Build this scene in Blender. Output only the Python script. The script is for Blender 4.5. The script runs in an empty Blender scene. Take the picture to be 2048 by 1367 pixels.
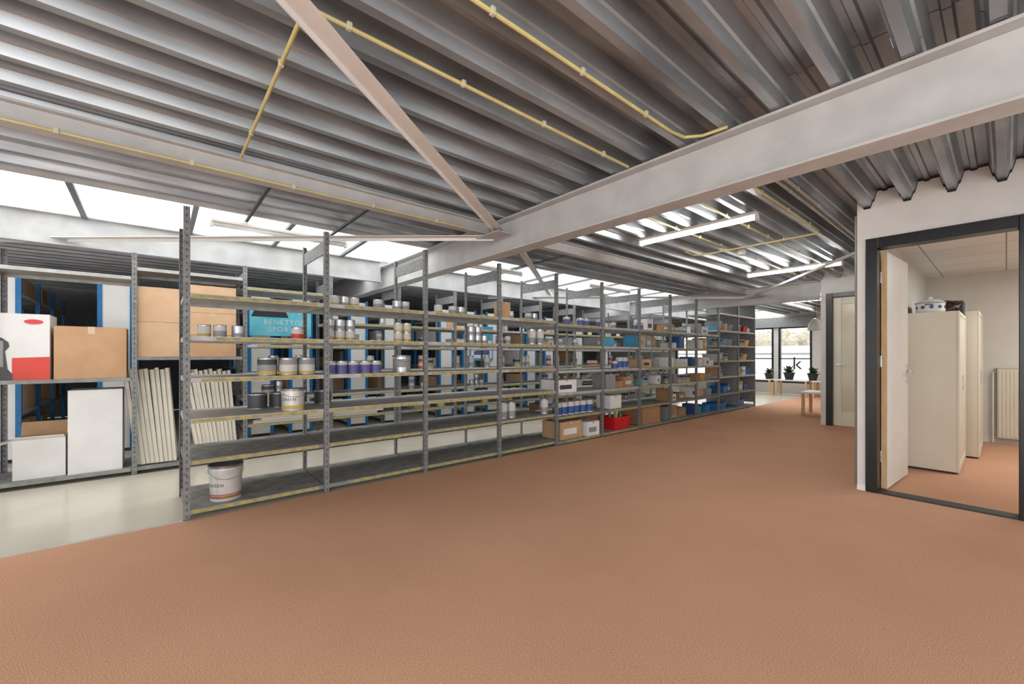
import bpy, bmesh, math, random
from mathutils import Vector, Matrix
R = random.Random(7)
sc = bpy.context.scene
COL = sc.collection
sc.view_settings.view_transform = 'Standard'

def lin(r, g, b):
    f = lambda c: (c/255/12.92) if c/255 <= .04045 else ((c/255+.055)/1.055)**2.4
    return (f(r), f(g), f(b), 1)

# ------------------------------------------------------------ materials
def mat(name, c1, c2=None, rough=.6, metal=0., scale=8., bump=0., bscale=None, detail=4, spec=.5, stretch=None):
    m = bpy.data.materials.new(name); m.use_nodes = True
    nt = m.node_tree; N = nt.nodes; L = nt.links
    b = N['Principled BSDF']
    b.inputs['Roughness'].default_value = rough
    b.inputs['Metallic'].default_value = metal
    b.inputs['Specular IOR Level'].default_value = spec
    b.inputs['Base Color'].default_value = c1
    if c2 is None:
        c2 = tuple(min(1, c*.86) for c in c1[:3])+(1,)
    tc = N.new('ShaderNodeTexCoord')
    src = tc.outputs['Object']
    if stretch:
        mp = N.new('ShaderNodeMapping'); mp.inputs['Scale'].default_value = stretch
        L.new(src, mp.inputs[0]); src = mp.outputs[0]
    n = N.new('ShaderNodeTexNoise'); n.inputs['Scale'].default_value = scale; n.inputs['Detail'].default_value = detail
    L.new(src, n.inputs['Vector'])
    cr = N.new('ShaderNodeValToRGB')
    cr.color_ramp.elements[0].color = c1; cr.color_ramp.elements[0].position = .35
    cr.color_ramp.elements[1].color = c2; cr.color_ramp.elements[1].position = .65
    L.new(n.outputs[0], cr.inputs[0]); L.new(cr.outputs[0], b.inputs['Base Color'])
    if bump > 0:
        n2 = N.new('ShaderNodeTexNoise'); n2.inputs['Scale'].default_value = bscale or scale; n2.inputs['Detail'].default_value = 3
        L.new(src, n2.inputs['Vector'])
        bp = N.new('ShaderNodeBump'); bp.inputs['Strength'].default_value = bump; bp.inputs['Distance'].default_value = .01
        L.new(n2.outputs[0], bp.inputs['Height']); L.new(bp.outputs[0], b.inputs['Normal'])
    return m

def emis(name, c, s):
    m = bpy.data.materials.new(name); m.use_nodes = True
    b = m.node_tree.nodes['Principled BSDF']
    b.inputs['Base Color'].default_value = c
    b.inputs['Emission Color'].default_value = c
    b.inputs['Emission Strength'].default_value = s
    return m

def post_mat(name, c1, c2, metal=.3):
    m = mat(name, c1, c2, .5, metal, 25)
    nt = m.node_tree; N = nt.nodes; L = nt.links; b = N['Principled BSDF']
    cr = [n for n in N if n.type == 'VALTORGB'][0]
    tc = [n for n in N if n.type == 'TEX_COORD'][0]
    sp = N.new('ShaderNodeSeparateXYZ'); L.new(tc.outputs['Object'], sp.inputs[0])
    def ma(op, a, bb=None, c=None):
        k = N.new('ShaderNodeMath'); k.operation = op
        for i, v in enumerate((a, bb, c)):
            if v is None: continue
            if isinstance(v, (int, float)): k.inputs[i].default_value = v
            else: L.new(v, k.inputs[i])
        return k.outputs[0]
    fz = ma('FRACT', ma('MULTIPLY', sp.outputs[2], 20.))
    zz = ma('COMPARE', fz, .5, .16)
    xx = ma('COMPARE', ma('ABSOLUTE', sp.outputs[0]), .02, .0035)
    yy = ma('COMPARE', ma('ABSOLUTE', sp.outputs[1]), .02, .0035)
    msk = ma('MULTIPLY', zz, ma('MAXIMUM', xx, yy))
    mx = N.new('ShaderNodeMixRGB'); mx.inputs[2].default_value = (.03, .03, .03, 1)
    L.new(msk, mx.inputs[0]); L.new(cr.outputs[0], mx.inputs[1]); L.new(mx.outputs[0], b.inputs['Base Color'])
    return m

def carpet_mat():
    m = bpy.data.materials.new('carpet'); m.use_nodes = True
    nt = m.node_tree; N = nt.nodes; L = nt.links; b = N['Principled BSDF']
    b.inputs['Roughness'].default_value = 1; b.inputs['Specular IOR Level'].default_value = .05
    tc = N.new('ShaderNodeTexCoord')
    n = N.new('ShaderNodeTexNoise'); n.inputs['Scale'].default_value = 240; n.inputs['Detail'].default_value = 2.5
    L.new(tc.outputs['Object'], n.inputs['Vector'])
    cr = N.new('ShaderNodeValToRGB'); e = cr.color_ramp.elements
    e[0].position = .28; e[0].color = lin(168, 120, 93)
    e[1].position = .72; e[1].color = lin(236, 196, 167)
    k = e.new(.5); k.color = lin(206, 159, 130)
    L.new(n.outputs[0], cr.inputs[0])
    n3 = N.new('ShaderNodeTexNoise'); n3.inputs['Scale'].default_value = 1.1; n3.inputs['Detail'].default_value = 4
    L.new(tc.outputs['Object'], n3.inputs['Vector'])
    cr2 = N.new('ShaderNodeValToRGB'); cr2.color_ramp.elements[0].color = (.93, .92, .91, 1); cr2.color_ramp.elements[1].color = (1, 1, 1, 1)
    cr2.color_ramp.elements[0].position = .35; cr2.color_ramp.elements[1].position = .65
    L.new(n3.outputs[0], cr2.inputs[0])
    mx = N.new('ShaderNodeMixRGB'); mx.blend_type = 'MULTIPLY'; mx.inputs[0].default_value = 1
    L.new(cr.outputs[0], mx.inputs[1]); L.new(cr2.outputs[0], mx.inputs[2]); L.new(mx.outputs[0], b.inputs['Base Color'])
    return m

def tile_mat():
    m = bpy.data.materials.new('ceiling_tile'); m.use_nodes = True
    nt = m.node_tree; N = nt.nodes; L = nt.links; b = N['Principled BSDF']; b.inputs['Roughness'].default_value = .9
    tc = N.new('ShaderNodeTexCoord'); br = N.new('ShaderNodeTexBrick')
    br.offset = 0; br.inputs['Scale'].default_value = 1; br.inputs['Brick Width'].default_value = .6; br.inputs['Row Height'].default_value = .6
    br.inputs['Mortar Size'].default_value = .006
    br.inputs['Color1'].default_value = lin(236, 236, 234); br.inputs['Color2'].default_value = lin(230, 230, 228); br.inputs['Mortar'].default_value = lin(160, 159, 155)
    L.new(tc.outputs['Object'], br.inputs['Vector']); L.new(br.outputs[0], b.inputs['Base Color'])
    return m

M = {}
M['carpet'] = carpet_mat()
M['vinyl'] = mat('vinyl', lin(212, 205, 189), lin(203, 196, 179), .2, 0, 2, .02, 30)
M['wall'] = mat('wall_paint', lin(222, 220, 217), lin(215, 213, 210), .85, 0, 5, .08, 120)
M['wallc'] = mat('wall_cream', lin(234, 232, 226), lin(229, 227, 220), .85, 0, 5)
M['walld'] = mat('warehouse_wall', lin(110, 112, 114), lin(94, 96, 98), .85, 0, 2)
M['deck'] = mat('galvanised_deck', lin(184, 189, 194), lin(142, 147, 152), .38, .66, 7, .05, 14, stretch=(1.0, .2, 1.0))
M['steelw'] = mat('white_painted_steel', lin(192, 191, 190), lin(180, 179, 178), .5, .0, 6, .02, 60)
M['steelg'] = mat('grey_white_steel', lin(178, 179, 178), lin(160, 161, 160), .6, .0, 5)
M['slat'] = mat('cream_slat', lin(222, 216, 200), lin(210, 204, 190), .5, 0, 5)
M['slat2'] = mat('grey_slat_edge', lin(176, 172, 162), None, .5, 0, 5)
M['galv'] = mat('galvanised_steel', lin(160, 162, 162), lin(128, 130, 131), .5, .3, 30)
M['bar'] = mat('glazing_bar_grey', lin(110, 114, 118), None, .6, 0, 30)
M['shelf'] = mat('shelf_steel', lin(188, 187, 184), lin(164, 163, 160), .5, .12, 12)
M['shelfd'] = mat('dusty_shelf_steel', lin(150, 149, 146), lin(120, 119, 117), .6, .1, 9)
M['post'] = post_mat('perforated_steel', lin(136, 138, 138), lin(112, 114, 115), .2)
M['blue'] = post_mat('blue_steel', lin(34, 122, 180), lin(26, 108, 166), 0)
M['yellow'] = mat('yellow_tape', lin(180, 164, 88), lin(142, 136, 110), .7, 0, 24)
M['pipe'] = mat('yellow_conduit', lin(206, 193, 134), lin(192, 178, 118), .5, 0, 8)
M['clip'] = mat('white_clip', lin(206, 200, 176), None, .5)
M['greypipe'] = mat('grey_conduit', lin(150, 148, 142), None, .5)
M['black'] = mat('black_paint', lin(24, 25, 28), lin(18, 19, 22), .35)
M['dark'] = mat('dark_grey', lin(46, 48, 52), lin(38, 40, 43), .5)
M['white'] = mat('white_gloss', lin(236, 235, 232), lin(229, 228, 224), .4, 0, 3)
M['cream'] = mat('cream_steel', lin(232, 227, 212), lin(226, 221, 204), .45, 0, 3)
M['wood'] = mat('pine', lin(214, 182, 138), lin(198, 162, 116), .5, 0, 6, stretch=(8, 8, 1))
M['kraft'] = mat('kraft_card', lin(198, 160, 124), lin(188, 149, 112), .85, 0, 5)
M['kraft2'] = mat('kraft_card_dark', lin(172, 132, 96), lin(158, 120, 86), .85, 0, 5)
M['kraft3'] = mat('kraft_card_light', lin(210, 176, 142), lin(200, 166, 131), .85, 0, 5)
M['cardw'] = mat('white_card', lin(230, 229, 228), lin(220, 219, 218), .7, 0, 4)
M['tape'] = mat('tape', lin(206, 182, 148), None, .3)
M['tin'] = mat('tin', lin(196, 198, 200), lin(168, 171, 174), .3, .7, 20)
M['tinw'] = mat('painted_tin', lin(206, 206, 203), lin(190, 190, 188), .35, .3, 12)
M['lid'] = mat('tin_lid', lin(134, 136, 138), lin(108, 110, 113), .35, .6, 20)
M['lwhite'] = mat('label_white', lin(204, 203, 199), None, .5)
M['lgrey'] = mat('label_grey', lin(146, 148, 150), None, .5)
M['lyel'] = mat('label_yellow', lin(200, 172, 92), None, .5)
M['lred'] = mat('label_red', lin(212, 66, 52), None, .5)
M['lblue'] = mat('label_blue', lin(50, 86, 150), None, .45)
M['lpurple'] = mat('label_purple', lin(92, 90, 150), None, .5)
M['lbrown'] = mat('label_brown', lin(160, 98, 66), None, .5)
M['lgreen'] = mat('label_green', lin(70, 138, 96), None, .5)
M['lcyan'] = mat('label_cyan', lin(78, 160, 196), None, .4)
M['ldark'] = mat('label_dark', lin(66, 68, 72), None, .5)
M['lorange'] = mat('label_orange', lin(216, 156, 84), None, .5)
M['red'] = mat('red_plastic', lin(210, 32, 40), lin(190, 26, 34), .35)
M['bluep'] = mat('blue_plastic', lin(48, 126, 188), lin(38, 112, 172), .4)
M['teal'] = mat('poster_teal', lin(70, 196, 226), lin(130, 222, 238), .4, 0, 3)
M['leaf'] = mat('leaf', lin(74, 104, 62), lin(50, 78, 42), .5, 0, 20)
M['hedge'] = mat('bare_hedge', lin(200, 196, 182), lin(168, 164, 148), .9, 0, 6, .3)
M['facade'] = mat('white_facade', lin(246, 246, 245), None, .8)
M['tile'] = tile_mat()
M['opal'] = emis('opal_glazing', (.97, .985, 1, 1), 3.0)
M['tube'] = emis('lit_tube', (1, .975, .92, 1), 60)
M['opaltube'] = mat('unlit_tube', lin(232, 232, 228), None, .3)
M['glass'] = mat('frosted_glass', lin(222, 214, 190), lin(210, 202, 178), .15, 0, 2)

# ------------------------------------------------------------ mesh builder
class MB:
    def __init__(s): s.v = []; s.f = []; s.m = []; s.mats = []
    def mi(s, m):
        m = M[m] if isinstance(m, str) else m
        if m not in s.mats: s.mats.append(m)
        return s.mats.index(m)
    def poly(s, pts, m):
        i = len(s.v); s.v += [tuple(p) for p in pts]; s.f.append(list(range(i, i+len(pts)))); s.m.append(s.mi(m))
    def box(s, x0, x1, y0, y1, z0, z1, m, mtx=None):
        i = len(s.v)
        p = [Vector((x, y, z)) for z in (z0, z1) for y in (y0, y1) for x in (x0, x1)]
        if mtx: p = [mtx @ q for q in p]
        s.v += [tuple(q) for q in p]
        for a in ((0, 2, 3, 1), (4, 5, 7, 6), (0, 1, 5, 4), (2, 6, 7, 3), (0, 4, 6, 2), (1, 3, 7, 5)):
            s.f.append([i+k for k in a]); s.m.append(s.mi(m))
        return s
    def lathe(s, prof, m, cx=0, cy=0, seg=20):
        i = len(s.v)
        for p in prof:
            for k in range(seg):
                a = 2*math.pi*k/seg
                s.v.append((cx+p[0]*math.cos(a), cy+p[0]*math.sin(a), p[1]))
        for j in range(len(prof)-1):
            mm = prof[j][2] if len(prof[j]) > 2 else m
            for k in range(seg):
                k2 = (k+1) % seg
                s.f.append([i+j*seg+k, i+j*seg+k2, i+(j+1)*seg+k2, i+(j+1)*seg+k]); s.m.append(s.mi(mm))
        return s
    def tube(s, pts, r, m, seg=8):
        pts = [Vector(p) for p in pts]
        n = len(pts); i = len(s.v)
        for j, p in enumerate(pts):
            d = (pts[min(j+1, n-1)]-pts[max(j-1, 0)]).normalized()
            up = Vector((0, 0, 1)) if abs(d.z) < .95 else Vector((1, 0, 0))
            a = d.cross(up).normalized(); b = d.cross(a).normalized()
            for k in range(seg):
                t = 2*math.pi*k/seg
                s.v.append(tuple(p+a*r*math.cos(t)+b*r*math.sin(t)))
        for j in range(n-1):
            for k in range(seg):
                k2 = (k+1) % seg
                s.f.append([i+j*seg+k, i+j*seg+k2, i+(j+1)*seg+k2, i+(j+1)*seg+k]); s.m.append(s.mi(m))
        s.f.append([i+k for k in range(seg)]); s.m.append(s.mi(m))
        s.f.append([i+(n-1)*seg+k for k in range(seg)]); s.m.append(s.mi(m))
        return s
    def mesh(s, name, smooth=False):
        me = bpy.data.meshes.new(name); me.from_pydata(s.v, [], s.f)
        for m in s.mats: me.materials.append(m)
        me.polygons.foreach_set('material_index', s.m)
        if smooth:
            me.polygons.foreach_set('use_smooth', [True]*len(s.f))
        me.update()
        bm = bmesh.new(); bm.from_mesh(me)
        bmesh.ops.recalc_face_normals(bm, faces=bm.faces[:]); bm.to_mesh(me); bm.free()
        if smooth:
            try: me.set_sharp_from_angle(angle=math.radians(35))
            except Exception: pass
        return me
    def obj(s, name, parent=None, loc=(0, 0, 0), rot=(0, 0, 0), smooth=False, bevel=0, **kw):
        return link(name, s.mesh(name, smooth), parent, loc, rot, bevel, **kw)

def link(name, me, parent=None, loc=(0, 0, 0), rot=(0, 0, 0), bevel=0, **kw):
    o = bpy.data.objects.new(name, me)
    o.location = loc; o.rotation_euler = rot
    if parent: o.parent = parent
    COL.objects.link(o)
    for k, v in kw.items(): o[k] = v
    if bevel:
        b = o.modifiers.new('bevel', 'BEVEL'); b.width = bevel; b.segments = 2; b.limit_method = 'ANGLE'
    return o

def root(name, loc, label, cat, rot=(0, 0, 0), group=None):
    o = bpy.data.objects.new(name, None); o.empty_display_size = .1
    o.location = loc; o.rotation_euler = rot
    COL.objects.link(o); o['label'] = label; o['category'] = cat
    if group: o['group'] = group
    return o

def text_mesh(txt, size, m, bend=None, phi=0, center=True, spacing=1.0):
    cu = bpy.data.curves.new('t', 'FONT'); cu.body = txt; cu.size = size; cu.resolution_u = 3
    cu.space_character = spacing
    if center: cu.align_x = 'CENTER'; cu.align_y = 'CENTER'
    to = bpy.data.objects.new('t', cu); COL.objects.link(to)
    dg = bpy.context.evaluated_depsgraph_get()
    me = bpy.data.meshes.new_from_object(to.evaluated_get(dg))
    bpy.data.objects.remove(to); bpy.data.curves.remove(cu)
    me.materials.clear(); me.materials.append(M[m])
    for v in me.vertices:
        x, y = v.co.x, v.co.y
        if bend:
            a = phi+x/bend; v.co = (bend*math.cos(a), bend*math.sin(a), y)
        else:
            v.co = (0, x, y)
    return me

# ------------------------------------------------------------ room shell
YF, XC = 15.2, -3.87
b = MB(); b.box(XC, 2.6, -3.6, YF, -.05, 0, 'carpet'); b.obj('floor', kind='structure')
b = MB(); b.box(-12, XC, -5, YF, -.05, -.002, 'vinyl'); b.obj('floor.001', kind='structure')
b = MB(); b.box(XC-.012, XC+.006, -3.6, .15, -.002, .004, 'steelw'); b.obj('trim_1', kind='structure')

P = .26; Z0 = 2.52
PER = [(0, 0), (.045, 0), (.060, .050), (.070, .057), (.090, .14), (.118, .14), (.127, .128), (.155, .128), (.164, .14), (.215, .14), (.235, .057), (.245, .050)]
def prof(x0, x1):
    pts = []; n = math.floor((x0+.80+.0225)/P)-1
    while True:
        base = -.80-.0225+n*P
        if base > x1: break
        for dx, dz in PER:
            x = base+dx
            if x0 <= x <= x1: pts.append((x, Z0+dz))
        n += 1
    return pts
def deck(name, x0, x1, y0, y1):
    b = MB(); pts = prof(x0, x1)
    seams = [y0]+[s for s in (-1.1, 2.55, 5.7, 8.9, 12.0) if y0 < s < y1]+[y1]
    for i, (ya, yb) in enumerate(zip(seams, seams[1:])):
        dz = .002*(i % 2)
        for (xa, za), (xb, zb) in zip(pts, pts[1:]):
            b.poly([(xa, ya-.03, za+dz), (xb, ya-.03, zb+dz), (xb, yb+.03, zb+dz), (xa, yb+.03, za+dz)], 'deck')
    return b.obj(name, kind='structure')
deck('ceiling', -4.52, 2.65, -3.6, YF)
deck('ceiling.001', -12, -5.98, -5, YF)

WY = 4.82; WT = .12; WH = 2.665
b = MB()
b.box(-.87, -.81, WY, WY+WT, 0, WH, 'wall'); b.box(.14, 2.6, WY, WY+WT, 0, WH, 'wall'); b.box(-.81, .14, WY, WY+WT, 2.23, WH, 'wall')
b.obj('wall_office', kind='structure')
b = MB(); pts = prof(-.87, 2.6)
for (xa, za), (xb, zb) in zip(pts, pts[1:]):
    b.poly([(xa, WY-.004, za), (xb, WY-.004, zb), (xb, WY-.004, zb-.02), (xa, WY-.004, za-.02)], 'black')
b.obj('trim_2', kind='structure')
b = MB(); b.box(-.87, -.81, WY-.012, WY, 0, .05, 'white'); b.obj('baseboard_office', kind='structure')
b = MB(); b.box(-.87, -.76, WY+WT, 8.86, 0, WH, 'wall'); b.obj('wall_corridor', kind='structure')
b = MB(); b.box(-2.1, -2.02, 8.86, 9.0, 0, WH, 'wall'); b.box(-2.02, -1.05, 8.86, 9.0, 2.27, WH, 'wall'); b.box(-1.05, 2.6, 8.86, 9.0, 0, WH, 'wallc')
b.obj('wall_rear', kind='structure')
b = MB(); b.box(-.76, 2.6, 8.845, 8.86, 0, .06, 'white'); b.obj('baseboard_rear', kind='structure')
b = MB(); b.box(-.76, 2.6, WY+WT, 8.86, 2.36, 2.39, 'tile'); b.obj('ceiling.002', kind='structure')
b = MB(); b.box(-2.1, -2.0, 9.0, YF, 0, WH, 'wall'); b.obj('wall_lounge', kind='structure')
b = MB(); b.box(2.6, 2.7, WY, 9.0, 0, WH, 'wallc'); b.obj('wall_east', kind='structure')
b = MB(); b.box(-12.1, -12, -5, YF, 0, 2.75, 'walld'); b.obj('wall_west', kind='structure')
b = MB(); b.box(-12, -5.2, -5.1, -5, 0, 2.75, 'walld'); b.obj('wall_south', kind='structure')
wins = [(-8.2, -6.6), (-6.5, -4.86), (-4.72, -3.82)]
b = MB(); xs = -12.0
for a, c in wins:
    b.box(xs, a, YF, YF+.2, .35, 2.12, 'wall'); xs = c
b.box(xs, -2.0, YF, YF+.2, .35, 2.12, 'wall')
b.box(-12, -2.0, YF, YF+.2, 0, .35, 'wall'); b.box(-12, -2.0, YF, YF+.2, 2.12, 2.75, 'wall')
b.obj('wall_north', kind='structure')
for i, (a, c) in enumerate(wins):
    b = MB(); t = .055
    b.box(a, a+t, YF-.01, YF+.1, .35, 2.12, 'black'); b.box(c-t, c, YF-.01, YF+.1, .35, 2.12, 'black')
    b.box(a+t, c-t, YF-.01, YF+.1, .35, .40, 'black'); b.box(a+t, c-t, YF-.01, YF+.1, 2.06, 2.12, 'black')
    b.box(a+t, c-t, YF+.05, YF+.09, 1.09, 1.125, 'black')
    w = b.obj('window_%d' % (i+1), kind='structure')
me = text_mesh('k', .55, 'dark')
link('window_lettering', me, bpy.data.objects['window_3'], (-4.22, YF+.03, .95), (0, 0, -math.pi/2))
b = MB(); b.box(-8.3, -3.7, YF-.1, YF-.02, 2.1, 2.42, 'galv'); b.obj('roller_blind', label='grey rolled-up blind casing above the window', category='blind', bevel=.01)
b = MB(); b.box(-26, 8, 27, 31, -.5, 1.75, 'facade'); b.box(-26, 8, 26.95, 27, 1.25, 1.36, 'galv')
b.obj('building', label='low white flat-roofed building outside the window', category='building')
b = MB(); b.box(-30, 12, 16, 60, -.6, -.5, 'facade'); b.obj('ground', kind='structure')
b = MB()
for i in range(46):
    x = -26+i*.75; h = 2.2+R.random()*.8
    b.lathe([(.0, 1.0), (.5, 1.2), (.7, h*.7+.5), (.45, h*.9+.4), (0, h+.5)], 'hedge', x, 33+R.random(), 7)
b.obj('hedge', label='bare brownish hedge and trees behind the building', category='hedge', smooth=True, kind='stuff')

def ibeam_x(name, yc, x0, x1, z0, z1, w, label):
    b = MB(); t = .016
    b.box(x0, x1, yc-w/2, yc+w/2, z0, z0+t, 'steelw'); b.box(x0, x1, yc-w/2, yc+w/2, z1-t, z1, 'steelw'); b.box(x0, x1, yc-.006, yc+.006, z0+t, z1-t, 'steelw')
    return b.obj(name, bevel=.003, label=label, category='beam')
def ibeam_y(name, xc, y0, y1, z0, z1, w, label):
    b = MB(); t = .012
    b.box(xc-w/2, xc+w/2, y0, y1, z0, z0+t, 'steelw'); b.box(xc-w/2, xc+w/2, y0, y1, z1-t, z1, 'steelw'); b.box(xc-.005, xc+.005, y0, y1, z0+t, z1-t, 'steelw')
    return b.obj(name, bevel=.003, label=label, category='beam')
BY = 2.615; BY2 = 8.95
ibeam_x('main_beam', BY, -11.9, 2.6, 2.19, 2.515, .16, 'deep white painted steel I-beam under the corrugated roof')
ibeam_x('main_beam', BY2-.02, -11.9, -2.12, 2.19, 2.515, .16, 'deep white painted steel I-beam meeting the glass door wall')
PX = -3.33
for a, c in ((-3.6, BY-.09), (BY+.09, BY2-.12), (BY2+.08, YF-.05)):
    ibeam_y('purlin_beam', PX, a, c, 2.39, 2.515, .09, 'slim white steel beam carrying the corrugated roof')
for a, c in ((-4.9, BY-.09), (BY+.09, BY2-.12), (BY2+.08, YF-.05)):
    b = MB(); b.box(-5.97, -5.955, a, c, 2.27, 2.58, 'steelg'); b.box(-5.955, -5.90, a, c, 2.27, 2.285, 'steelg'); b.box(-5.955, -5.90, a, c, 2.565, 2.58, 'steelg')
    b.obj('skylight_beam', label='grey-white steel channel beam along the skylight strip', category='beam')
def brace(p0, p1, w=.085, label='white flat steel diagonal wind brace bolted to the beam'):
    p0 = Vector(p0); p1 = Vector(p1); d = p1-p0; L = d.length
    rt = root('wind_brace', p0, label, 'brace', rot=(0, 0, math.atan2(d.y, d.x)))
    b = MB(); b.box(0, L, -w/2, w/2, -.004, .002, 'wall'); b.box(0, L, -w/2, -w/2+.006, -.03, -.004, 'wall')
    b.obj('brace_angle', rt)
    for k in (.06, .13):
        b = MB(); b.lathe([(0, -.022), (.014, -.022), (.014, -.004)], 'tin', k, 0, 6); b.obj('bolt', rt)
JX = -3.14
for yj in (BY, BY2):
    z = 2.384; k = 1.7 if yj == BY else 1.38
    brace((JX+.03, yj-.13, z), (JX+1.566*k, yj-.13-2.085*k, z))
    brace((JX-.05, yj-.14, z-.04), (JX-3.4, yj-.14-3.86, z-.04))
    if yj == BY: brace((JX-.10, yj+.16, z), (JX-2.65, yj+.16+3.13, z))
    for ya, yb in ((-.26, -.085), (.085, .24)):
        b = MB(); b.box(JX-.17, JX+.17, yj+ya, yj+yb, z-.056, z-.05, 'steelw')
        b.obj('gusset_plate', label='white steel gusset plate at the beam joint', category='plate')

# rooflight: glazing falls gently away from the roof edge, on grey bars
b = MB(); b.box(-4.56, -4.52, -5, YF, 2.50, 2.68, 'steelw'); b.obj('trim_3', kind='structure')
sk = root('skylight', (-5.24, 5, 2.62), 'long translucent white rooflight strip with grey glazing bars', 'skylight')
tilt = (0, -math.atan2(.05, 1.4), 0)
b = MB(); b.box(-.72, .70, -10, 10.2, 0, .012, 'opal'); b.obj('glazing', sk, rot=tilt)
y = -4.684
while y < YF:
    b = MB(); b.box(-.71, .68, y-5-.022, y-5+.022, -.035, -.002, 'bar'); b.obj('glazing_bar', sk, rot=tilt); y += .83

def conduit(pts, label, r=.009, m='pipe', clips=True, name='conduit'):
    b = MB(); b.tube(pts, r, m)
    o = Vector(pts[0])
    rt = root(name, o, label, 'pipe')
    b.v = [tuple(Vector(v)-o) for v in b.v]
    b.obj('pipe', rt, smooth=True)
    if clips:
        for p, q in zip(pts, pts[1:]):
            p = Vector(p); q = Vector(q); d = q-p
            k = int(d.length/.52)
            for j in range(k):
                c = p+d*((j+.5)/k)-o
                s = .011
                b = MB(); b.box(c.x-s, c.x+s, c.y-s, c.y+s, c.z-.011, c.z+.02, 'clip'); b.obj('pipe_clip', rt, bevel=.004)
yl = 'pale yellow electrical conduit clipped to the corrugated roof'
conduit([(-1.27, -3.5, 2.51), (-1.27, 2.3, 2.51), (-1.25, 2.42, 2.51), (-1.17, 2.48, 2.508), (-1.03, 2.49, 2.505)], yl)
conduit([(-1.70, -3.5, 2.51), (-1.70, 2.50, 2.51)], yl)
conduit([(-1.72, .43, 2.505), (-3.26, .43, 2.505)], yl)
conduit([(-3.21, -3.5, 2.37), (-3.21, 2.15, 2.37)], 'pale yellow conduit running along the slim roof beam', r=.007)
conduit([(-1.27, 2.75, 2.51), (-1.27, 5.30, 2.51), (-1.3, 5.36, 2.50), (-2.55, 5.38, 2.50), (-2.62, 5.3, 2.50), (-2.62, 5.1, 2.51)], yl)
conduit([(-1.70, 2.75, 2.51), (-1.70, 8.6, 2.51)], yl)
conduit([(-2.2, 2.75, 2.51), (-2.2, 8.6, 2.51)], yl)
for dx in (0, .05):
    conduit([(-1.06-dx, 3.0, 2.507), (-1.06-dx, 8.6, 2.507)], 'grey conduit under the corrugated roof beside the office wall', .012, 'greypipe')
conduit([(-.905, 4.99, 0.0), (-.905, 4.99, 2.50)], 'grey vertical conduit at the corner of the office wall', .014, 'greypipe')

for yy in (.66, 1.42, 3.2, 4.0):
    rt = root('perforated_rail', (-4.75, yy, 2.47), 'perforated steel rail spanning to the skylight lamps', 'rail')
    b = MB(); b.box(0, 1.37, -.014, .014, .018, .02, 'post'); b.box(0, 1.37, -.014, -.012, -.0, .02, 'post'); b.box(0, 1.37, .012, .014, -.0, .02, 'post'); b.obj('rail_channel', rt)
def fixture(loc, lit, along_y, label):
    rt = root('fluorescent_lamp', loc, label, 'lamp', rot=(0, 0, math.pi/2 if along_y else 0), group='ceiling batten lamps')
    b = MB(); b.box(-.61, .61, -.035, .035, -.03, .002, 'white'); b.obj('lamp_housing', rt, bevel=.006)
    b = MB(); b.lathe([(0, -.60), (.022, -.60), (.022, .60), (0, .60)], 'tube' if lit else 'opaltube', 0, 0, 12)
    b.obj('tube', rt, (0, 0, -.048), (0, math.pi/2, 0), smooth=True)
    for s in (-.605, .605):
        b = MB(); b.box(s-.012, s+.012, -.026, .026, -.075, -.03, 'white'); b.obj('end_cap', rt)
fixture((-2.085, 4.2, 2.518), True, False, 'lit white fluorescent batten under the corrugated roof')
fixture((-2.065, 7.2, 2.518), True, False, 'lit white fluorescent batten near the glass door')
fixture((-2.9, 11.4, 2.518), True, False, 'lit white fluorescent batten over the lounge')
fixture((-4.74, 1.0, 2.468), False, True, 'unlit white fluorescent batten under the skylight')
fixture((-4.74, 3.6, 2.468), False, True, 'unlit white fluorescent batten under the skylight')
fixture((-4.74, 6.4, 2.468), False, True, 'unlit white fluorescent batten under the skylight')
b = MB(); b.lathe([(0, .03), (.05, .03), (.055, .0), (.03, -.03), (0, -.03)], 'white', 0, 0, 16)
b.obj('smoke_detector', None, (-2.15, 5.6, 2.49), smooth=True, label='round white smoke detector under the roof', category='smoke detector')

# ------------------------------------------------------------ shelving
_post = {}
def post_mesh(H, m='post', sx=1, sy=1):
    k = (H, m, sx, sy)
    if k not in _post:
        b = MB(); w = .04; t = .003
        X = lambda a, c: (min(a*sx, c*sx), max(a*sx, c*sx)); Y = lambda a, c: (min(a*sy, c*sy), max(a*sy, c*sy))
        b.box(*X(0, w), *Y(0, t), 0, H, m); b.box(*X(0, t), *Y(t, w), 0, H, m)
        b.box(*X(0, w), *Y(0, w), 0, .006, m)
        _post[k] = b.mesh('post')
    return _post[k]
_shelf = {}
def shelf_mesh(d, L, m='shelf'):
    k = (round(d, 3), round(L, 3), m)
    if k not in _shelf:
        b = MB(); h = .034; t = .003
        b.box(-d/2, d/2, -L/2, L/2, -t, 0, m)
        b.box(d/2-t, d/2, -L/2, L/2, -h, -t, m); b.box(-d/2, -d/2+t, -L/2, L/2, -h, -t, m)
        b.box(-d/2+t, d/2-t, -L/2, -L/2+t, -h, -t, m); b.box(-d/2+t, d/2-t, L/2-t, L/2, -h, -t, m)
        b.box(d/2-.012, d/2-t, -L/2+t, L/2-t, -h, -h+t, m)
        _shelf[k] = b.mesh('shelf')
    return _shelf[k]
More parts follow.
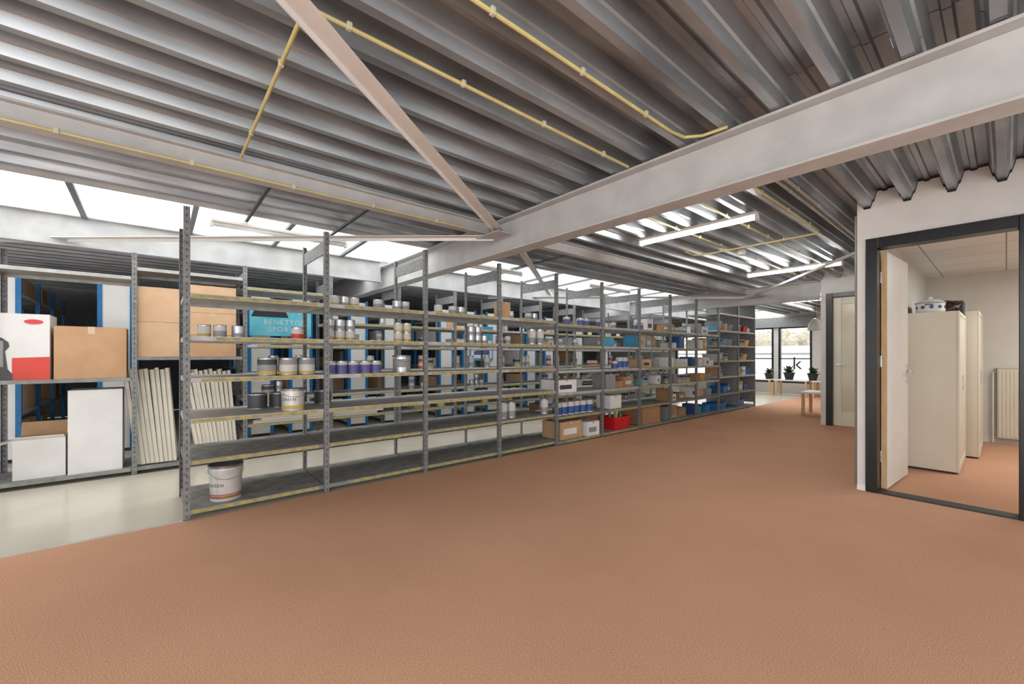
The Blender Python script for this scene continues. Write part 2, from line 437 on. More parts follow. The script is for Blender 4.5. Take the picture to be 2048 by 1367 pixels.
def unit(Xf, d, Y0, Y1, levels, H, last=False, header=True, yellow=1., label='', group='', panel=False):
    L = Y1-Y0; Xc = Xf-d/2
    rt = root('shelving_unit', (Xc, (Y0+Y1)/2, 0), label, 'shelf', group=group)
    ends = [(-L/2, 1)] + ([(L/2-.002, -1)] if last else [])
    for yy, s in ends:
        link('post', post_mesh(H, 'post', -1, s), rt, (d/2, yy, 0)); link('post', post_mesh(H, 'post', 1, s), rt, (-d/2, yy, 0))
        if header:
            b = MB(); b.box(-d/2+.004, d/2-.004, 0, .002, 0, .115, 'galv'); b.box(-d/2+.004, d/2-.004, .002, .012, 0, .003, 'galv')
            b.obj('side_plate', rt, (0, yy+.004*s, H-.19))
        if panel:
            b = MB(); b.box(-d/2+.004, d/2-.004, 0, .002, .1, H-.02, 'galv'); b.obj('side_panel', rt, (0, yy+.008*s, 0))
    for i, z in enumerate(levels):
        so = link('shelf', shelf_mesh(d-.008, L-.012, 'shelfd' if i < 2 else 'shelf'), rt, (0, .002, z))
        if R.random() < yellow:
            b = MB(); x = d/2-.004
            a0 = -L/2+.05; a1 = L/2-.05
            if R.random() < .4: a0 += R.random()*.3
            b.box(x, x+.0012, a0, a1, -.030, -.006, 'yellow')
            b.obj('label_strip', so)
    return rt
X1 = -3.865; D1 = .72; LV = [.07, .43, .735, 1.035, 1.345, 1.66]
T = [.05, .38, .70, 1.0, 1.34, 1.63]
for k in range(11):
    y0 = .156+.975*k
    H = 2.29 if k < 9 else 2.46
    lv = LV if k < 4 else (T if k < 9 else [.05, .40, .76, 1.10, 1.42, 1.74, 2.1])
    unit(X1, D1, y0, y0+.975, lv, H, last=(k == 10), header=(k > 0), yellow=(1 if k < 4 else .7 if k < 7 else .3), panel=(k >= 10),
         label='grey perforated-steel open shelving bay with yellow-taped shelf edges' if k < 7 else 'grey perforated-steel shelving bay stocked with boxes and bins',
         group='long run of grey shelving bays')
X2 = -5.70; D2 = .60; L2 = .955
lv2 = {}
for k in range(-2, 11):
    y0 = -.18+L2*k
    if k < 0: lv = [.07, .98, 2.0]
    elif k == 0: lv = [.07, 1.19, 2.1]
    elif k == 1: lv = [.07, .40, .70, 1.0, 1.33, 2.0]
    else: lv = [.07, .40, .70, 1.0, 1.33, 1.64]
    lv2[k] = lv
    unit(X2, D2, y0, y0+L2, lv, 2.24, last=(k == 10), header=(k > 0), yellow=(0 if k < 1 else .6),
         label='grey steel shelving bay in the second row stacked with goods' if k > 0 else 'grey steel shelving bay holding large cartons and slats',
         group='second row of grey shelving bays')

# ------------------------------------------------------------ goods
_can = {}
CANS = {
 'small': (.044, .092, [(.08, .30, 'lyel'), (.30, .92, 'lwhite')], 'small white paint tin with a yellow band'),
 'smallg': (.044, .092, [(.08, .55, 'lgrey'), (.55, .92, 'lwhite')], 'small silver and white paint tin'),
 'smallt': (.044, .092, [(.08, .40, 'lgrey'), (.40, .85, 'tin')], 'small plain silver metal tin'),
 'mid': (.070, .145, [(.06, .26, 'lyel'), (.26, .62, 'lgrey'), (.62, .92, 'ldark')], 'silver paint can with grey label and yellow band'),
 'midw': (.070, .145, [(.06, .24, 'lyel'), (.24, .62, 'lwhite'), (.62, .9, 'lgrey')], 'white-labelled paint can with yellow band'),
 'dark': (.075, .13, [(.05, .92, 'ldark')], 'dark grey paint can with metal lid'),
 'blue': (.052, .115, [(.06, .7, 'lpurple'), (.7, .9, 'lwhite')], 'blue-violet labelled paint tin'),
 'red': (.05, .10, [(.06, .45, 'lred'), (.45, .9, 'lwhite')], 'white and red labelled paint tin'),
 'tall': (.055, .20, [(.1, .45, 'lgrey'), (.45, .9, 'lwhite')], 'tall white and grey can'),
 'jar': (.062, .15, [(.1, .75, 'lblue')], 'blue and white plastic jar with a lid'),
}
def can_meshes(t):
    if t in _can: return _can[t]
    r, h, zones, lab = CANS[t]
    jar = t == 'jar'
    bm = 'lwhite' if jar else 'tin'
    lm = 'lwhite' if jar else 'lid'
    seg = 18
    lidp = [(r, h), (r*.97, h+.004), (r*.92, h+.001), (r*.88, h-.004), (0, h-.004)] if not jar else [(r*.9, h), (r*.9, h+.022), (r*.8, h+.026), (0, h+.026)]
    bd = MB().lathe([(0, 0), (r*.97, 0), (r, .004), (r*.985, .009), (r*.985, h-.01), (r, h-.005), (r, h)], bm, seg=seg)
    ld = MB().lathe(lidp, lm, seg=seg)
    lb = MB(); e = r+.0008
    for a, c, m in zones: lb.lathe([(e, h*a), (e, h*c)], m, seg=seg)
    al = MB().lathe([(0, 0), (r*.97, 0), (r, .004), (r*.985, .009), (r*.985, h*zones[0][0])], bm, seg=seg)
    for a, c, m in zones: al.lathe([(r, h*a), (r, h*c)], m, seg=seg)
    al.lathe([(r*.985, h*zones[-1][1]), (r, h-.004), (r, h)], bm, seg=seg)
    al.lathe([(r, h)]+lidp if jar else lidp, lm, seg=seg)
    _can[t] = (bd.mesh('can_body', True), ld.mesh('lid', True), lb.mesh('label', True), al.mesh('paint_can', True))
    return _can[t]
def can(t, x, y, z, parts=None):
    r, h, zones, lab = CANS[t]; ms = can_meshes(t)
    nm = 'plastic_jar' if t == 'jar' else 'paint_can'
    if parts is None:
        parts = (y < 3.2 and x > -4.6)
        x += R.uniform(-.02, .02)
    g = 'jars on the shelving' if t == 'jar' else 'paint cans on the shelving'
    a = R.random()*6.28
    if parts:
        rt = root(nm, (x, y, z), lab, 'jar' if t == 'jar' else 'can', rot=(0, 0, a), group=g)
        link('can_body', ms[0], rt); link('lid', ms[1], rt); link('paper_label', ms[2], rt)
    else:
        link(nm, ms[3], None, (x, y, z), (0, 0, a), label=lab, category='jar' if t == 'jar' else 'can', group=g)

def carton(x, y, z, dx, dy, h, m='kraft', open_=False, label='closed brown cardboard carton', parts=True, rot=0, group='cartons on the shelving', print_=None):
    rt = root('cardboard_box', (x, y, z), label, 'box', rot=(0, 0, rot), group=group)
    b = MB(); a, c = dx/2, dy/2; t = .004
    if open_:
        b.box(-a, a, -c, c, 0, t, m); b.box(-a, -a+t, -c, c, t, h, m); b.box(a-t, a, -c, c, t, h, m); b.box(-a+t, a-t, -c, -c+t, t, h, m); b.box(-a+t, a-t, c-t, c, t, h, m)
        b.box(-a+t, -a+t+.002, -c+t, c-t, t, h, 'kraft')
        b.obj('carton_body', rt)
        f = MB(); f.box(0, dx*.34, -c, c, 0, t, m); f.obj('flap', rt, (a+.002, 0, h), (0, -.35, 0))
        f = MB(); f.box(-dx*.42, 0, -c, c, 0, t, 'kraft'); f.obj('flap', rt, (-a, 0, h-.002), (0, 1.25, 0))
        f = MB(); f.box(-a, a, 0, dy*.42, 0, t, 'kraft'); f.obj('flap', rt, (0, c, h-.002), (1.35, 0, 0))
        f = MB(); f.box(-a, a, -dy*.42, 0, 0, t, m); f.obj('flap', rt, (0, -c, h-.002), (.35, 0, 0))
    else:
        b.box(-a, a, -c, c, 0, h-t, m); b.box(-a, a, -c, -.0015, h-t, h, m); b.box(-a, a, .0015, c, h-t, h, m)
        b.obj('carton_body', rt, bevel=.002)
        if parts:
            w = min(.025, dy*.12)
            f = MB(); f.box(-a, a+.001, -w, w, h, h+.0008, 'tape'); f.box(a, a+.001, -w, w, h*.86, h, 'tape'); f.obj('packing_tape', rt)
        if print_:
            f = MB(); f.box(a, a+.001, -c*.7, c*.5, h*.25, h*.6, print_); f.obj('printed_label', rt)
    return rt
def bin_(x, y, z, dx, dy, h, m, label):
    rt = root('storage_bin', (x, y, z), label, 'bin', group='plastic bins on the shelving')
    b = MB(); a, c = dx/2, dy/2; k = .88
    lo = [(-a*k, -c*k, 0), (a*k, -c*k, 0), (a*k, c*k, 0), (-a*k, c*k, 0)]; hi = [(-a, -c, h), (a, -c, h), (a, c, h), (-a, c, h)]
    li = [(p[0]*.95, p[1]*.95, .006) for p in lo]; hh = [(p[0]*.95, p[1]*.95, h) for p in hi]
    b.poly(lo, m); b.poly(li, m)
    for i in range(4):
        j = (i+1) % 4
        b.poly([lo[i], lo[j], hi[j], hi[i]], m); b.poly([li[i], li[j], hh[j], hh[i]], m); b.poly([hi[i], hi[j], hh[j], hh[i]], m)
    b.obj('bin_body', rt)
    f = MB(); f.box(a*.97, a+.008, -c, c, h-.02, h, m); f.obj('bin_rim', rt, bevel=.003)

def bucket(x, y, z, r, h, m, label, handle=True, text=None, zones=(), lidmat='lid', taper=.9, closed=True):
    rt = root('bucket', (x, y, z), label, 'bucket')
    b = MB().lathe([(0, 0), (r*taper, 0), (r*taper, .006), (r*.985, h*.9), (r, h*.9), (r*1.0, h*.92), (r*.985, h*.93), (r, h)], m, seg=36)
    if not closed: b.lathe([(r, h), (r*.96, h), (r*taper*.95, .01), (0, .01)], m, seg=36)
    b.obj('bucket_body', rt, smooth=True)
    if closed:
        b = MB().lathe([(r*1.0, h-.012), (r*1.04, h-.012), (r*1.04, h+.004), (r*.98, h+.006), (r*.94, h-.006), (0, h-.006)], lidmat, seg=36); b.obj('lid', rt, smooth=True)
    for a, c, mm in zones:
        f = lambda q: r*(taper+(.985-taper)*q/.9)+.001
        b = MB().lathe([(f(a), h*a), (f(c), h*c)], mm, seg=36); b.obj('paper_label', rt, smooth=True)
    if handle:
        pts = []
        for i in range(13):
            a = math.pi*i/12
            pts.append((math.sin(a)*r*1.04, -math.cos(a)*r*1.04, h*.86-math.sin(a)*h*.22))
        b = MB().tube(pts, .0022, 'tin', 6); b.obj('handle', rt, smooth=True)
        for s in (-1, 1):
            b = MB(); b.box(-.012, .012, s*r*.99-.004, s*r*.99+.006, h*.82, h*.9, 'tin'); b.obj('handle_lug', rt)
    if text:
        rr = r*(taper+(.985-taper)*text[2]/.9)+.003
        me = text_mesh(text[0], text[1], 'ldark', bend=rr, phi=text[3], spacing=1.25)
        link('lettering', me, rt, (0, 0, h*text[2]))
    return rt

S1, S2, S3, S4, S5, S6 = LV
xf = -4.02
# bay 0
bucket(-4.03, .43, S1, .115, .27, 'tinw', 'large grey-white metal paint bucket with brown label and wire handle',
       text=('GREEN', .034, .46, -.78), zones=((.08, .15, 'lbrown'), (.165, .20, 'lbrown')), lidmat='lid')
bucket(-4.0, .91, S3, .092, .18, 'tinw', 'white paint bucket with metal lid and yellow band',
       text=('GREEN', .034, .52, -.62), zones=((.06, .24, 'lyel'),), taper=.95)
for y in (.69, .86, 1.0): can('dark', -4.3, y, S3)
for y, t in ((.715, 'mid'), (.87, 'midw'), (1.02, 'midw')): can(t, -4.0, y, S4)
can('dark', -4.2, .75, S4); can('dark', -4.2, .92, S4)
for y, t in ((.29, 'small'), (.39, 'smallg'), (.51, 'smallt'), (.95, 'red')): can(t, xf, y, S5)
# bay 1
for y, t in ((1.26, 'small'), (1.355, 'smallt'), (1.45, 'small'), (1.68, 'smallg'), (1.87, 'smallt'), (1.965, 'smallg')): can(t, xf, y, S6)
for y in (1.215, 1.31, 1.405):
    for k in range(2): can(['small', 'smallt'][k], xf, y, S5+k*.096, True)
for y in (1.89, 1.985):
    for k in range(2): can('small', xf, y, S5+k*.096, True)
for y in (1.215, 1.325, 1.435, 1.545, 1.655): can('blue', xf, y, S4)
bucket(-4.02, 1.93, S4, .09, .165, 'tin', 'silver paint bucket with wire handle', zones=((.3, .8, 'lgrey'),), taper=.97)
can('dark', -4.35, 1.25, S3)
# bay 2
for y, t in ((2.36, 'small'), (2.55, 'smallg'), (2.66, 'smallt')): can(t, xf, y, S6)
for y in (2.79, 2.885, 2.98):
    for k in range(2 if y < 2.95 else 1): can('smallt', xf, y, S5+k*.096, True)
# bay 3
carton(-4.0, 3.24, S6, .16, .13, .19, 'kraft', label='small orange-brown printed cardboard carton')
for y, t in ((3.38, 'smallt'), (3.7, 'smallg'), (3.8, 'smallt')): can(t, xf, y, S6)
for y in (3.21, 3.32, 3.75, 3.88): can('tall' if y > 3.6 else 'smallg', xf, y, S5)
for y in (3.25, 3.38, 3.95): can('tall', -3.99, y, S2)
# bay 4
carton(-4.05, 4.30, T[2], .30, .40, .17, 'cardw', label='low white cardboard carton', print_='ldark')
for y in (4.2, 4.335, 4.47, 4.605, 4.74, 4.875): can('jar', -3.99, y, T[1])
carton(-4.1, 4.42, T[0], .35, .45, .24, 'kraft', label='brown carton with worn tape', print_='cardw')
carton(-4.05, 4.84, T[0], .35, .28, .20, 'cardw', label='white carton with printed label', print_='lgrey')
for y in (4.42, 4.7, 4.85): can('blue', xf, y, T[5])
for y in (4.3, 4.6): can('smallg', xf, y, T[4])
# bay 5
carton(-4.36, 5.27, T[0], .30, .34, .26, 'kraft2', open_=True, label='open brown carton with raised flaps')
bin_(-4.02, 5.56, T[0], .28, .42, .20, 'red', 'bright red open plastic bin filled with bottles')
for dx, dy, m in ((0, -.12, 'lgreen'), (.05, -.03, 'lyel'), (-.03, .05, 'lwhite'), (.03, .11, 'lgreen'), (-.05, -.06, 'lorange')):
    b = MB().lathe([(0, 0), (.03, 0), (.03, .2), (.012, .24), (.012, .27), (0, .27)], m, seg=12)
    b.obj('bottle', None, (-4.03+dx, 5.56+dy, T[0]+.006), smooth=True, label='small plastic bottle standing in the red bin', category='bottle')
carton(-4.14, 6.42, T[0], .48, .56, .325, 'kraft2', label='large brown carton on the bottom shelf')
PAL = [('kraft', 'closed brown cardboard carton'), ('kraft2', 'dark brown cardboard carton'), ('kraft3', 'pale brown cardboard carton'), ('cardw', 'plain white cardboard carton'),
       ('cardw', 'plain white cardboard carton'), ('lblue', 'blue printed product carton'), ('lgrey', 'grey printed product carton'), ('lcyan', 'light blue product carton'), ('kraft3', 'pale brown cardboard carton'), ('cardw', 'plain white cardboard carton'), ('lgrey', 'grey printed product carton')]
def fill(y0, y1, x, z, gap, kinds, dens=.85, wr=(.12, .32), pal=PAL):
    y = y0
    while y < y1-.1:
        if R.random() > dens: y += .1+R.random()*.15; continue
        kd = R.choice(kinds)
        if kd == 'box':
            w = R.uniform(*wr); h = min(gap, R.uniform(.10, .24))
            if y+w > y1: break
            m, l = R.choice(pal); carton(x-.10+R.uniform(-.05, .04), y+w/2, z, .26, w-.01, h, m, label=l, print_=R.choice([None, 'lwhite', 'ldark', 'lgrey']), parts=h > .14)
            y += w
        elif kd == 'bin':
            w = .24
            if y+w > y1: break
            c, l = R.choice([('bluep', 'blue plastic storage bin'), ('lwhite', 'white plastic storage bin'), ('red', 'red plastic storage bin'), ('lorange', 'orange plastic storage bin'), ('lcyan', 'light blue storage bin'), ('lgrey', 'grey plastic storage bin')])
            if z < .1: c, l = 'bluep', 'blue plastic crate with bottles'
            bin_(x-.1, y+w/2, z, .32, w-.015, .14, c, l); y += w
        else:
            r = CANS[kd][0]
            if y+2*r > y1: break
            can(kd, x, y+r, z, False)
            if R.random() < .35 and CANS[kd][1]*2+.01 < gap: can(kd, x, y+r, z+CANS[kd][1]+.004, False)
            y += 2*r+.008
plan = {5: {1: ['box'], 2: ['box', 'mid'], 3: ['jar', 'blue'], 4: ['box'], 5: ['smallg', 'blue']},
        6: {2: ['mid', 'box'], 3: ['box'], 4: ['box'], 5: ['blue', 'box']},
        7: {0: ['box'], 1: ['box'], 2: ['box', 'mid'], 3: ['bin', 'box'], 4: ['box'], 5: ['box', 'smallg']},
        8: {0: ['box', 'bin'], 1: ['box'], 2: ['bin', 'box'], 3: ['box'], 4: ['box', 'mid'], 5: ['box']}}
for k, dd in plan.items():
    y0 = .156+.975*k
    for li, kinds in dd.items():
        fill(y0+.06, y0+.93, -4.0, T[li], .22, kinds, .68 if k < 7 else .8)
for k in (9, 10):
    y0 = .156+.975*k
    lv = [.05, .40, .76, 1.10, 1.42, 1.74]
    for li, z in enumerate(lv):
        fill(y0+.06, y0+.93, -4.0, z, .26, ['bin'] if li == 0 else ['bin', 'box'] if li in (1, 5) else ['box', 'bin', 'mid'], .8)
# row 2 left group
def pb(x, y, z, dx, dy, h, m, label, **k): return carton(x, y, z, dx, dy, h, m, label=label, **k)
rt = pb(-5.93, -.915, .98, .36, .34, .60, 'cardw', 'white product carton printed with a grey-black appliance and red band', parts=False)
b = MB(); b.poly([(.182, -.06, .0), (.182, .17, .0), (.182, .17, .21), (.182, -.06, .20)], 'lred'); b.obj('red_print', rt)
b = MB(); b.poly([(.184, -.17, .0), (.184, -.06, .0), (.184, -.055, .05), (.184, -.085, .10), (.184, -.10, .26), (.184, -.075, .30), (.184, -.08, .34), (.184, -.12, .38), (.184, -.17, .38)], 'ldark'); b.obj('appliance_print', rt)
b = MB(); b.poly([(.1855, -.16, .12), (.1855, -.11, .12), (.1855, -.11, .35), (.1855, -.16, .36)], 'lgrey'); b.obj('appliance_panel_print', rt)
b = MB(); b.poly([(.184, .07+.06*math.cos(t*.4), .53+.022*math.sin(t*.4)) for t in range(16)], 'red'); b.obj('oval_logo', rt)
pb(-5.93, -.47, .98, .38, .50, .50, 'kraft', 'large plain brown carton')
pb(-5.95, -.815, .07, .32, .33, .36, 'cardw', 'open white carton with raised brown inner flaps', open_=True)
pb(-5.92, -.44, .07, .36, .38, .80, 'cardw', 'tall plain white carton', parts=False)
for i, (y, z, h) in enumerate(((.03, 1.19, .36), (.03, 1.552, .36))):
    pb(-5.92, y, z, .36, .36, h, 'kraft3', 'stacked pale brown carton')
for i, (y, z, h) in enumerate(((.49, 1.19, .24), (.49, 1.432, .24), (.49, 1.674, .30))):
    pb(-5.92, y, z, .36, .44, h, 'kraft3' if i else 'kraft', 'stacked brown carton with tape')
def slat(y, x, ty, tx, z=.07, L=1.0):
    o = MB(); o.box(-.03, .03, -.018, .018, 0, L, 'slat'); o.box(.03, .033, -.018, -.012, 0, L, 'slat2'); o.box(.03, .036, .004, .017, 0, L, 'slat')
    o.obj('metal_slat', None, (x, y, z+.01), (ty, tx, 0), label='cream-white metal slat leaning in the shelving', category='slat', group='leaning metal slats')
for j in range(2):
    for i in range(9): slat(-.13+i*.036+.014*j, -5.79-.09*j+R.uniform(-.008, .008), .11-.005*i+R.uniform(-.006, .006), -.08, L=1.0-R.random()*.04)
    for i in range(11): slat(.37+i*.034+.014*j, -5.79-.09*j+R.uniform(-.008, .008), .16-.009*i+R.uniform(-.006, .006), -.08, L=.98-R.random()*.04)
for i in range(6):
    o = MB(); o.box(-.03, .03, 0, 1.5, 0, .03, 'slat'); o.box(.03, .034, 0, 1.5, .024, .03, 'slat2')
    o.obj('metal_slat', None, (-5.76-.07*(i % 3), .88+.03*i, .401+.031*(i//3)), label='long white metal slat lying on the shelf', category='slat', group='long slats lying flat')
PL = [p for p in PAL if p[0] not in ('lblue', 'lcyan')]
for k in range(1, 11):
    y0 = -.18+L2*k
    for li, z in enumerate(lv2[k]):
        if li <= 1 and k < 3: continue
        if li == 0 and k < 5: continue
        if k == 1 and li >= 4: continue
        kinds = {5: ['smallt', 'small', 'box'], 4: ['mid', 'smallg', 'box'], 3: ['red', 'mid', 'tall'], 2: ['mid', 'smallt', 'smallg'], 1: ['box', 'mid'], 0: ['box']}[li]
        fill(y0+.06, y0+L2-.05, X2-.13, z, .24, kinds, .34 if k < 6 else .65, pal=PL)

# ------------------------------------------------------------ blue racks
def blue_rack(yc, w=.34, x0=-7.2, n=3, H=2.14):
    rt = root('blue_rack', (x0, yc, 0), 'blue steel storage rack with white end panel', 'rack', group='blue storage racks')
    for i in range(n+1):
        for s in (-1, 1):
            link('post', post_mesh(H, 'blue', -1 if i < n else 1, -s), rt, (-i*1.0, s*w/2, 0))
    b = MB(); b.box(-.002, .006, -w/2+.04, w/2-.04, .04, H-.03, 'white'); b.obj('end_panel', rt)
    for s in (-1, 1):
        b = MB(); b.box(.0, .014, s*w/2-.045 if s > 0 else -w/2, s*w/2 if s > 0 else -w/2+.045, 0, H, 'blue'); b.obj('end_upright', rt)
    for z in (.1, .55, 1.0, 1.45, 1.9):
        for i in range(n):
            b = MB(); b.box(-(i+1)+.01, -i-.015, -w/2+.005, w/2-.005, -.03, 0, 'shelf'); b.obj('shelf', rt, (0, 0, z))
    return rt
for yc in (-2.3, -1.32, -.37, 1.2, 1.75, 2.65, 3.25, 4.4, 4.95, 5.55, 6.7, 7.3, 8.4, 9.6):
    blue_rack(yc)
    for z in (.1, .55, 1.0, 1.45, 1.9):
        for i in range(3):
            if R.random() < (.8 if i == 0 else .4):
                m, l = R.choice(PAL[:5]); h = R.uniform(.14, .36) if z < 1.8 else .2
                wd = R.uniform(.3, .8)
                carton(-7.2-i-.5, yc, z, wd, .29, h, m, label=l+' on the blue rack', parts=False, group='cartons on the blue racks')
rt = root('poster', (-7.17, 1.47, 1.50), 'bright cyan advertising poster with white lettering and dark car', 'poster')
b = MB(); b.box(0, .003, -.42, .42, 0, .46, 'teal'); b.obj('poster_sheet', rt)
b = MB(); b.poly([(.004, -.40, .28), (.004, -.36, .37), (.004, -.24, .375), (.004, -.16, .43), (.004, -.02, .43), (.004, .06, .37), (.004, .10, .28)], 'dark')
b.obj('car_picture', rt)
for t, z in (('BENETTON', .205), ('SPORTER', .095)):
    link('lettering', text_mesh(t, .105, 'white', spacing=1.15), rt, (.005, .06, z))
link('lettering', text_mesh('OIF', .09, 'white'), rt, (.005, .29, .37))
rt = root('poster', (-7.17, 5.25, 1.10), 'pale poster with a purple car', 'poster')
b = MB(); b.box(0, .003, -.30, .30, 0, .72, 'lcyan'); b.box(.003, .0035, -.27, .27, .05, .42, 'cardw'); b.obj('poster_sheet', rt)
b = MB(); b.poly([(.005, -.2, .12), (.005, -.2, .19), (.005, -.1, .22), (.005, -.02, .29), (.005, .12, .29), (.005, .2, .20), (.005, .21, .12)], 'lpurple'); b.obj('car_picture', rt)

# ------------------------------------------------------------ office doorway
d = root('door_1', (-.77, WY, 0), 'black door frame with white open door leaf', 'door'); d['kind'] = 'structure'
b = MB()
b.box(-.04, .04, -.02, WT+.01, 0, 2.23, 'black'); b.box(.83, .91, -.02, WT+.01, 0, 2.23, 'black'); b.box(.04, .83, -.02, WT+.01, 2.14, 2.23, 'black')
b.obj('door_frame', d, bevel=.004)
b = MB(); b.box(.04, .83, -.015, WT, 0, .012, 'dark'); b.obj('threshold', d)
lf = MB(); lf.box(.0, .78, -.04, 0, .02, 2.12, 'white'); lf.box(-.004, 0, -.04, 0, .02, 2.12, 'wood')
leaf = lf.obj('door_leaf', d, (.045, WT+.015, 0), (0, 0, math.radians(86.5)))
for s in (-.04, 0):
    b = MB(); sg = -1 if s < 0 else 1
    b.tube([(.71, s, 1.05), (.71, s+sg*.05, 1.05), (.60, s+sg*.05, 1.05)], .009, 'tin'); b.box(.695, .725, min(s, s+sg*.006), max(s, s+sg*.006), .93, 1.12, 'tin'); b.obj('handle', leaf, smooth=False)
for z in (.3, 1.15, 1.9):
    b = MB(); b.tube([(0, 0, z-.05), (0, 0, z+.05)], .009, 'tin'); b.obj('hinge', d, (.042, WT+.015, 0))
d = root('door_2', (-2.02, 8.86, 0), 'black framed cream glazed door', 'door'); d['kind'] = 'structure'
b = MB(); b.box(0, .09, -.03, .15, 0, 2.27, 'black'); b.box(.88, .97, -.03, .15, 0, 2.27, 'black'); b.box(.09, .88, -.03, .15, 2.2, 2.27, 'black'); b.obj('door_frame', d, bevel=.004)
b = MB(); b.box(.09, .20, .04, .08, .01, 2.19, 'cream'); b.box(.77, .88, .04, .08, .01, 2.19, 'cream'); b.box(.2, .77, .04, .08, .01, .25, 'cream'); b.box(.2, .77, .04, .08, 2.08, 2.19, 'cream'); b.obj('door_leaf', d, bevel=.004)
b = MB(); b.box(.2, .77, .055, .065, .25, 2.08, 'glass'); b.obj('glass_pane', d)
b = MB(); b.tube([(.15, .04, 1.05), (.15, .0, 1.05), (.26, .0, 1.05)], .009, 'tin'); b.obj('handle', d)

def cabinet(x0, x1, y0, y1, h, label):
    rt = root('steel_cabinet', ((x0+x1)/2, (y0+y1)/2, 0), label, 'cabinet'); a = (x1-x0)/2; c = (y1-y0)/2
    b = MB(); b.box(-a, a-.02, -c, c, .02, h, 'cream'); b.box(-a+.02, a-.04, -c+.02, c-.02, 0, .02, 'dark'); b.box(a-.02, a, -c, -c+.03, .02, h, 'cream'); b.box(a-.02, a, c-.03, c, .02, h, 'cream'); b.box(a-.02, a, -c+.03, c-.03, h-.04, h, 'cream'); b.box(a-.02, a, -c+.03, c-.03, .02, .09, 'cream')
    b.obj('cabinet_body', rt, bevel=.004)
    for s in (-1, 1):
        b = MB(); n = 14; w = (c-.032)/n
        for i in range(n):
            q = s*(.001+w*(i+.5)); b.box(a-.018, a-.006, q-w*.44, q+w*.44, .092, h-.042, 'cream')
        dd = b.obj('tambour_door', rt)
        b = MB(); b.box(a-.006, a+.006, s*.03-.01, s*.03+.01, h*.5, h*.5+.16, 'tin'); b.obj('handle', dd)
cabinet(-.755, -.305, 6.16, 7.20, 1.655, 'cream steel tambour cabinet behind the open door')
cabinet(-.755, -.20, 7.28, 8.30, 1.72, 'taller cream steel cabinet near the office rear wall')
rt = root('enamel_pot', (-.53, 6.34, 1.655), 'white enamel cooking pot with blue flowers and lid', 'pot')
b = MB().lathe([(0, 0), (.10, 0), (.115, .02), (.115, .10), (.12, .105)], 'white', seg=28); b.obj('pot_body', rt, smooth=True)
b = MB().lathe([(.122, .105), (.12, .112), (.07, .14), (.015, .15), (.015, .16), (.022, .17), (0, .18)], 'white', seg=28); b.obj('lid', rt, smooth=True)
b = MB().lathe([(.1235, .103), (.1235, .109)], 'lblue', seg=28); b.obj('blue_rim', rt)
for k in range(6):
    a = -2.6+k*.6
    b = MB(); rr = .1165
    b.poly([(rr*math.cos(a+.16*math.cos(t*.785)), rr*math.sin(a+.16*math.cos(t*.785)), .06+.018*math.sin(t*.785)) for t in range(8)], 'lblue'); b.obj('blue_flower', rt)
for s in (-1, 1):
    b = MB().tube([(-.03, s*.112, .08), (-.02, s*.145, .085), (.02, s*.145, .085), (.03, s*.112, .08)], .006, 'lblue', 6); b.obj('handle', rt)
rt = root('electronic_box', (-.50, 6.98, 1.655), 'flat dark electronic device box', 'electronics')
b = MB(); b.box(-.19, .19, -.19, .19, .01, .16, 'dark'); b.obj('device_body', rt, bevel=.006)
for sx in (-.15, .15):
    for sy in (-.15, .15):
        b = MB(); b.box(sx-.012, sx+.012, sy-.012, sy+.012, 0, .01, 'black'); b.obj('rubber_foot', rt)
rt = root('cable_bundle', (-.43, 6.63, 1.655), 'tangled dark brown cables', 'cable')
for j in range(7):
    pts = []; rr = .05+.014*j; o = R.random()*6
    for i in range(34):
        a = i*.5+o; pts.append((rr*.8*math.cos(a)*(1+.2*math.sin(a*2.3+j)), rr*math.sin(a), .012+.13*abs(math.sin(i*.13+j*.5))))
    b = MB().tube(pts, .006, ['black', 'lbrown', 'dark'][j % 3], 6); b.obj('cable', rt, smooth=True)
rt = root('radiator', (.35, 8.80, .08), 'white panel radiator on the office rear wall', 'radiator')
b = MB()
for i in range(24): b.box(-.42+i*.035, -.42+i*.035+.024, -.03, .0, .02, .93, 'cream')
b.box(-.43, .43, -.022, .0, 0, .95, 'cream'); b.box(-.44, .44, -.035, .04, .95, .965, 'cream'); b.obj('radiator_panel', rt)
b = MB().tube([(-.44, -.0, .9), (-.47, -.0, .9), (-.47, -.0, -.07)], .01, 'white'); b.obj('supply_pipe', rt)
b = MB().lathe([(0, 0), (.06, 0), (.06, .02), (.04, .03), (0, .03)], 'white', seg=20); b.obj('spot_lamp', None, (.25, 7.6, 2.33), smooth=True, label='small round ceiling spotlight in the office', category='lamp')

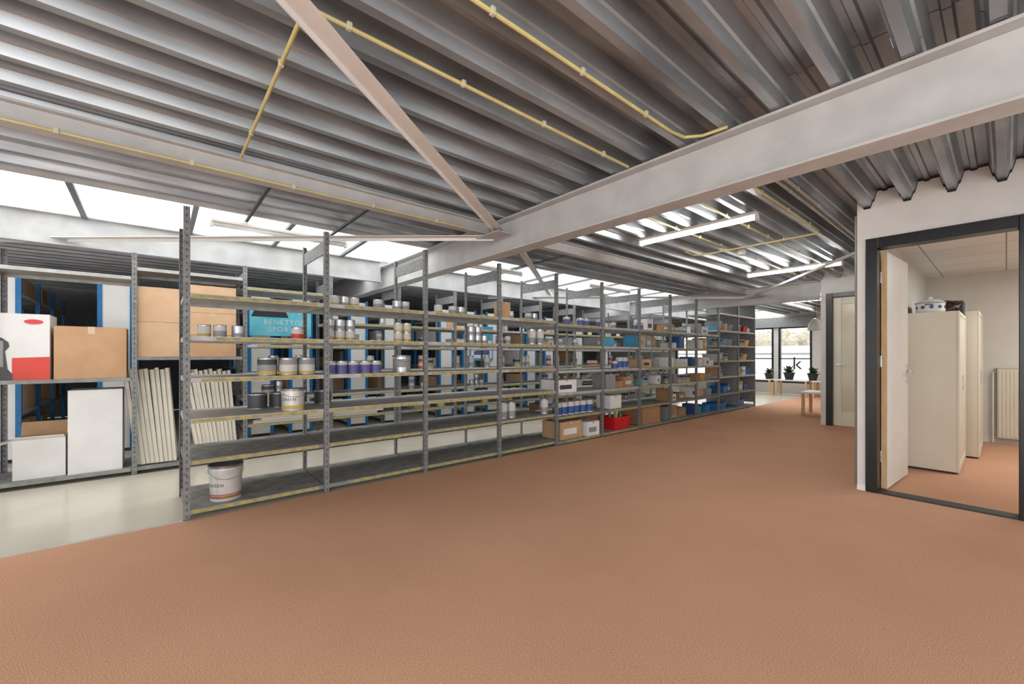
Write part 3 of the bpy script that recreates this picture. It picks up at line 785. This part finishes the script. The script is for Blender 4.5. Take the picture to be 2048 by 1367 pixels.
# ------------------------------------------------------------ lounge end
def table(x, y, w, dp, h, label):
    rt = root('side_table', (x, y, 0), label, 'table', group='low white tables with pine legs')
    b = MB(); b.box(-w/2, w/2, -dp/2, dp/2, h-.035, h, 'white'); b.obj('table_top', rt, bevel=.004)
    for sx in (-1, 1):
        for sy in (-1, 1):
            b = MB(); cx = sx*(w/2-.04); cy = sy*(dp/2-.04); b.box(cx-.025, cx+.025, cy-.025, cy+.025, 0, h-.035, 'wood'); b.obj('leg', rt, bevel=.003)
table(-2.43, 10.35, .6, .6, .47, 'low white table with pine legs beside the wall')
for i, x in enumerate((-7.0, -6.05, -5.1, -4.15, -3.2)): table(x, 14.6, .85, .5, .48, 'low white table with pine legs under the window')
def plant(x, y, z, s, label, droop=.4):
    rt = root('potted_plant', (x, y, z), label, 'plant', group='potted plants by the window')
    b = MB().lathe([(0, 0), (.09*s, 0), (.13*s, .17*s), (.14*s, .17*s), (.14*s, .2*s), (.12*s, .2*s), (.11*s, .17*s), (0, .17*s)], 'dark', seg=18); b.obj('pot', rt, smooth=True)
    b = MB()
    for i in range(60):
        a = R.random()*6.28; ln = s*R.uniform(.2, .42); w = .028*s; el = R.uniform(.3, 1.3)
        p = Vector((0, 0, .18*s)); dx = Vector((math.cos(a), math.sin(a), 0)); sd = Vector((-math.sin(a), math.cos(a), 0))
        prev = None
        for k in range(5):
            t = k/4; q = p+dx*ln*t*math.cos(el)+Vector((0, 0, ln*(t*math.sin(el)-droop*t*t))); ww = w*math.sin(math.pi*min(.98, t*.9+.08))+.001
            cur = (q-sd*ww, q+sd*ww)
            if prev: b.poly([prev[0], prev[1], cur[1], cur[0]], 'leaf')
            prev = cur
    b.obj('foliage', rt)
for x, s in ((-5.35, .95), (-4.8, .9), (-4.25, 1.1), (-3.65, 1.0), (-3.1, .9), (-6.0, 1.0)): plant(x, 14.6, .48, s, 'bushy green plant in a dark pot on a white table')
rt = root('pendant_lamp', (-2.66, 10.8, 1.75), 'white conical pendant lamp shade on a cord', 'lamp')
b = MB().lathe([(.14, 0), (.12, .12), (.05, .24), (.0, .26)], 'white', seg=20); b.obj('lamp_shade', rt, smooth=True)
b = MB().tube([(0, 0, .26), (0, 0, .77)], .004, 'black', 6); b.obj('cord', rt)

# ------------------------------------------------------------ light
w = bpy.data.worlds.new('World'); sc.world = w; w.use_nodes = True
bg = w.node_tree.nodes['Background']; bg.inputs[0].default_value = (1, .99, .975, 1); bg.inputs[1].default_value = 2.1
def area(name, loc, rot, sx, sy, p, c=(1, 1, 1)):
    l = bpy.data.lights.new(name, 'AREA'); l.shape = 'RECTANGLE'; l.size = sx; l.size_y = sy; l.energy = p; l.color = c
    o = bpy.data.objects.new(name, l); o.location = loc; o.rotation_euler = rot; COL.objects.link(o)
    return o
def aim(o, tgt):
    o.rotation_euler = (Vector(tgt)-o.location).to_track_quat('-Z', 'Y').to_euler()
area('office_light', (.9, 6.9, 2.3), (0, 0, 0), 1.2, 1.2, 40, (1, .99, .96))
area('lounge_fill', (-3.2, 12.6, 2.45), (0, 0, 0), .6, 1.2, 28, (1, .99, .97))  # added area lamp, brightens the carpet at the far end
area('warehouse_fill', (-6.6, 4, 2.48), (0, 0, 0), .3, 12, 50)  # added strip lamp, makes racks and background paler; no fitting there
aim(area('fill_light', (1.6, -2.4, 1.0), (0, 0, 0), 2.6, 1.6, 60, (1, .985, .96)), (-2.4, 3.5, 1.6))
aim(area('overhead_fill', (.6, -1.2, 2.42), (0, 0, 0), 3.0, 2.4, 70, (1, .985, .96)), (-1.4, 2.4, 0))  # added fill high behind the camera, lifts the carpet; not a ceiling lamp

cam = bpy.data.cameras.new('Camera'); co = bpy.data.objects.new('Camera', cam); COL.objects.link(co)
co.location = (0, 0, 1.2); co.rotation_euler = (math.radians(90), 0, math.radians(49.65))
cam.sensor_width = 36; cam.lens = 36*840/2048; cam.shift_y = 27.5/2048; cam.clip_end = 200; cam.clip_start = .05
sc.camera = co
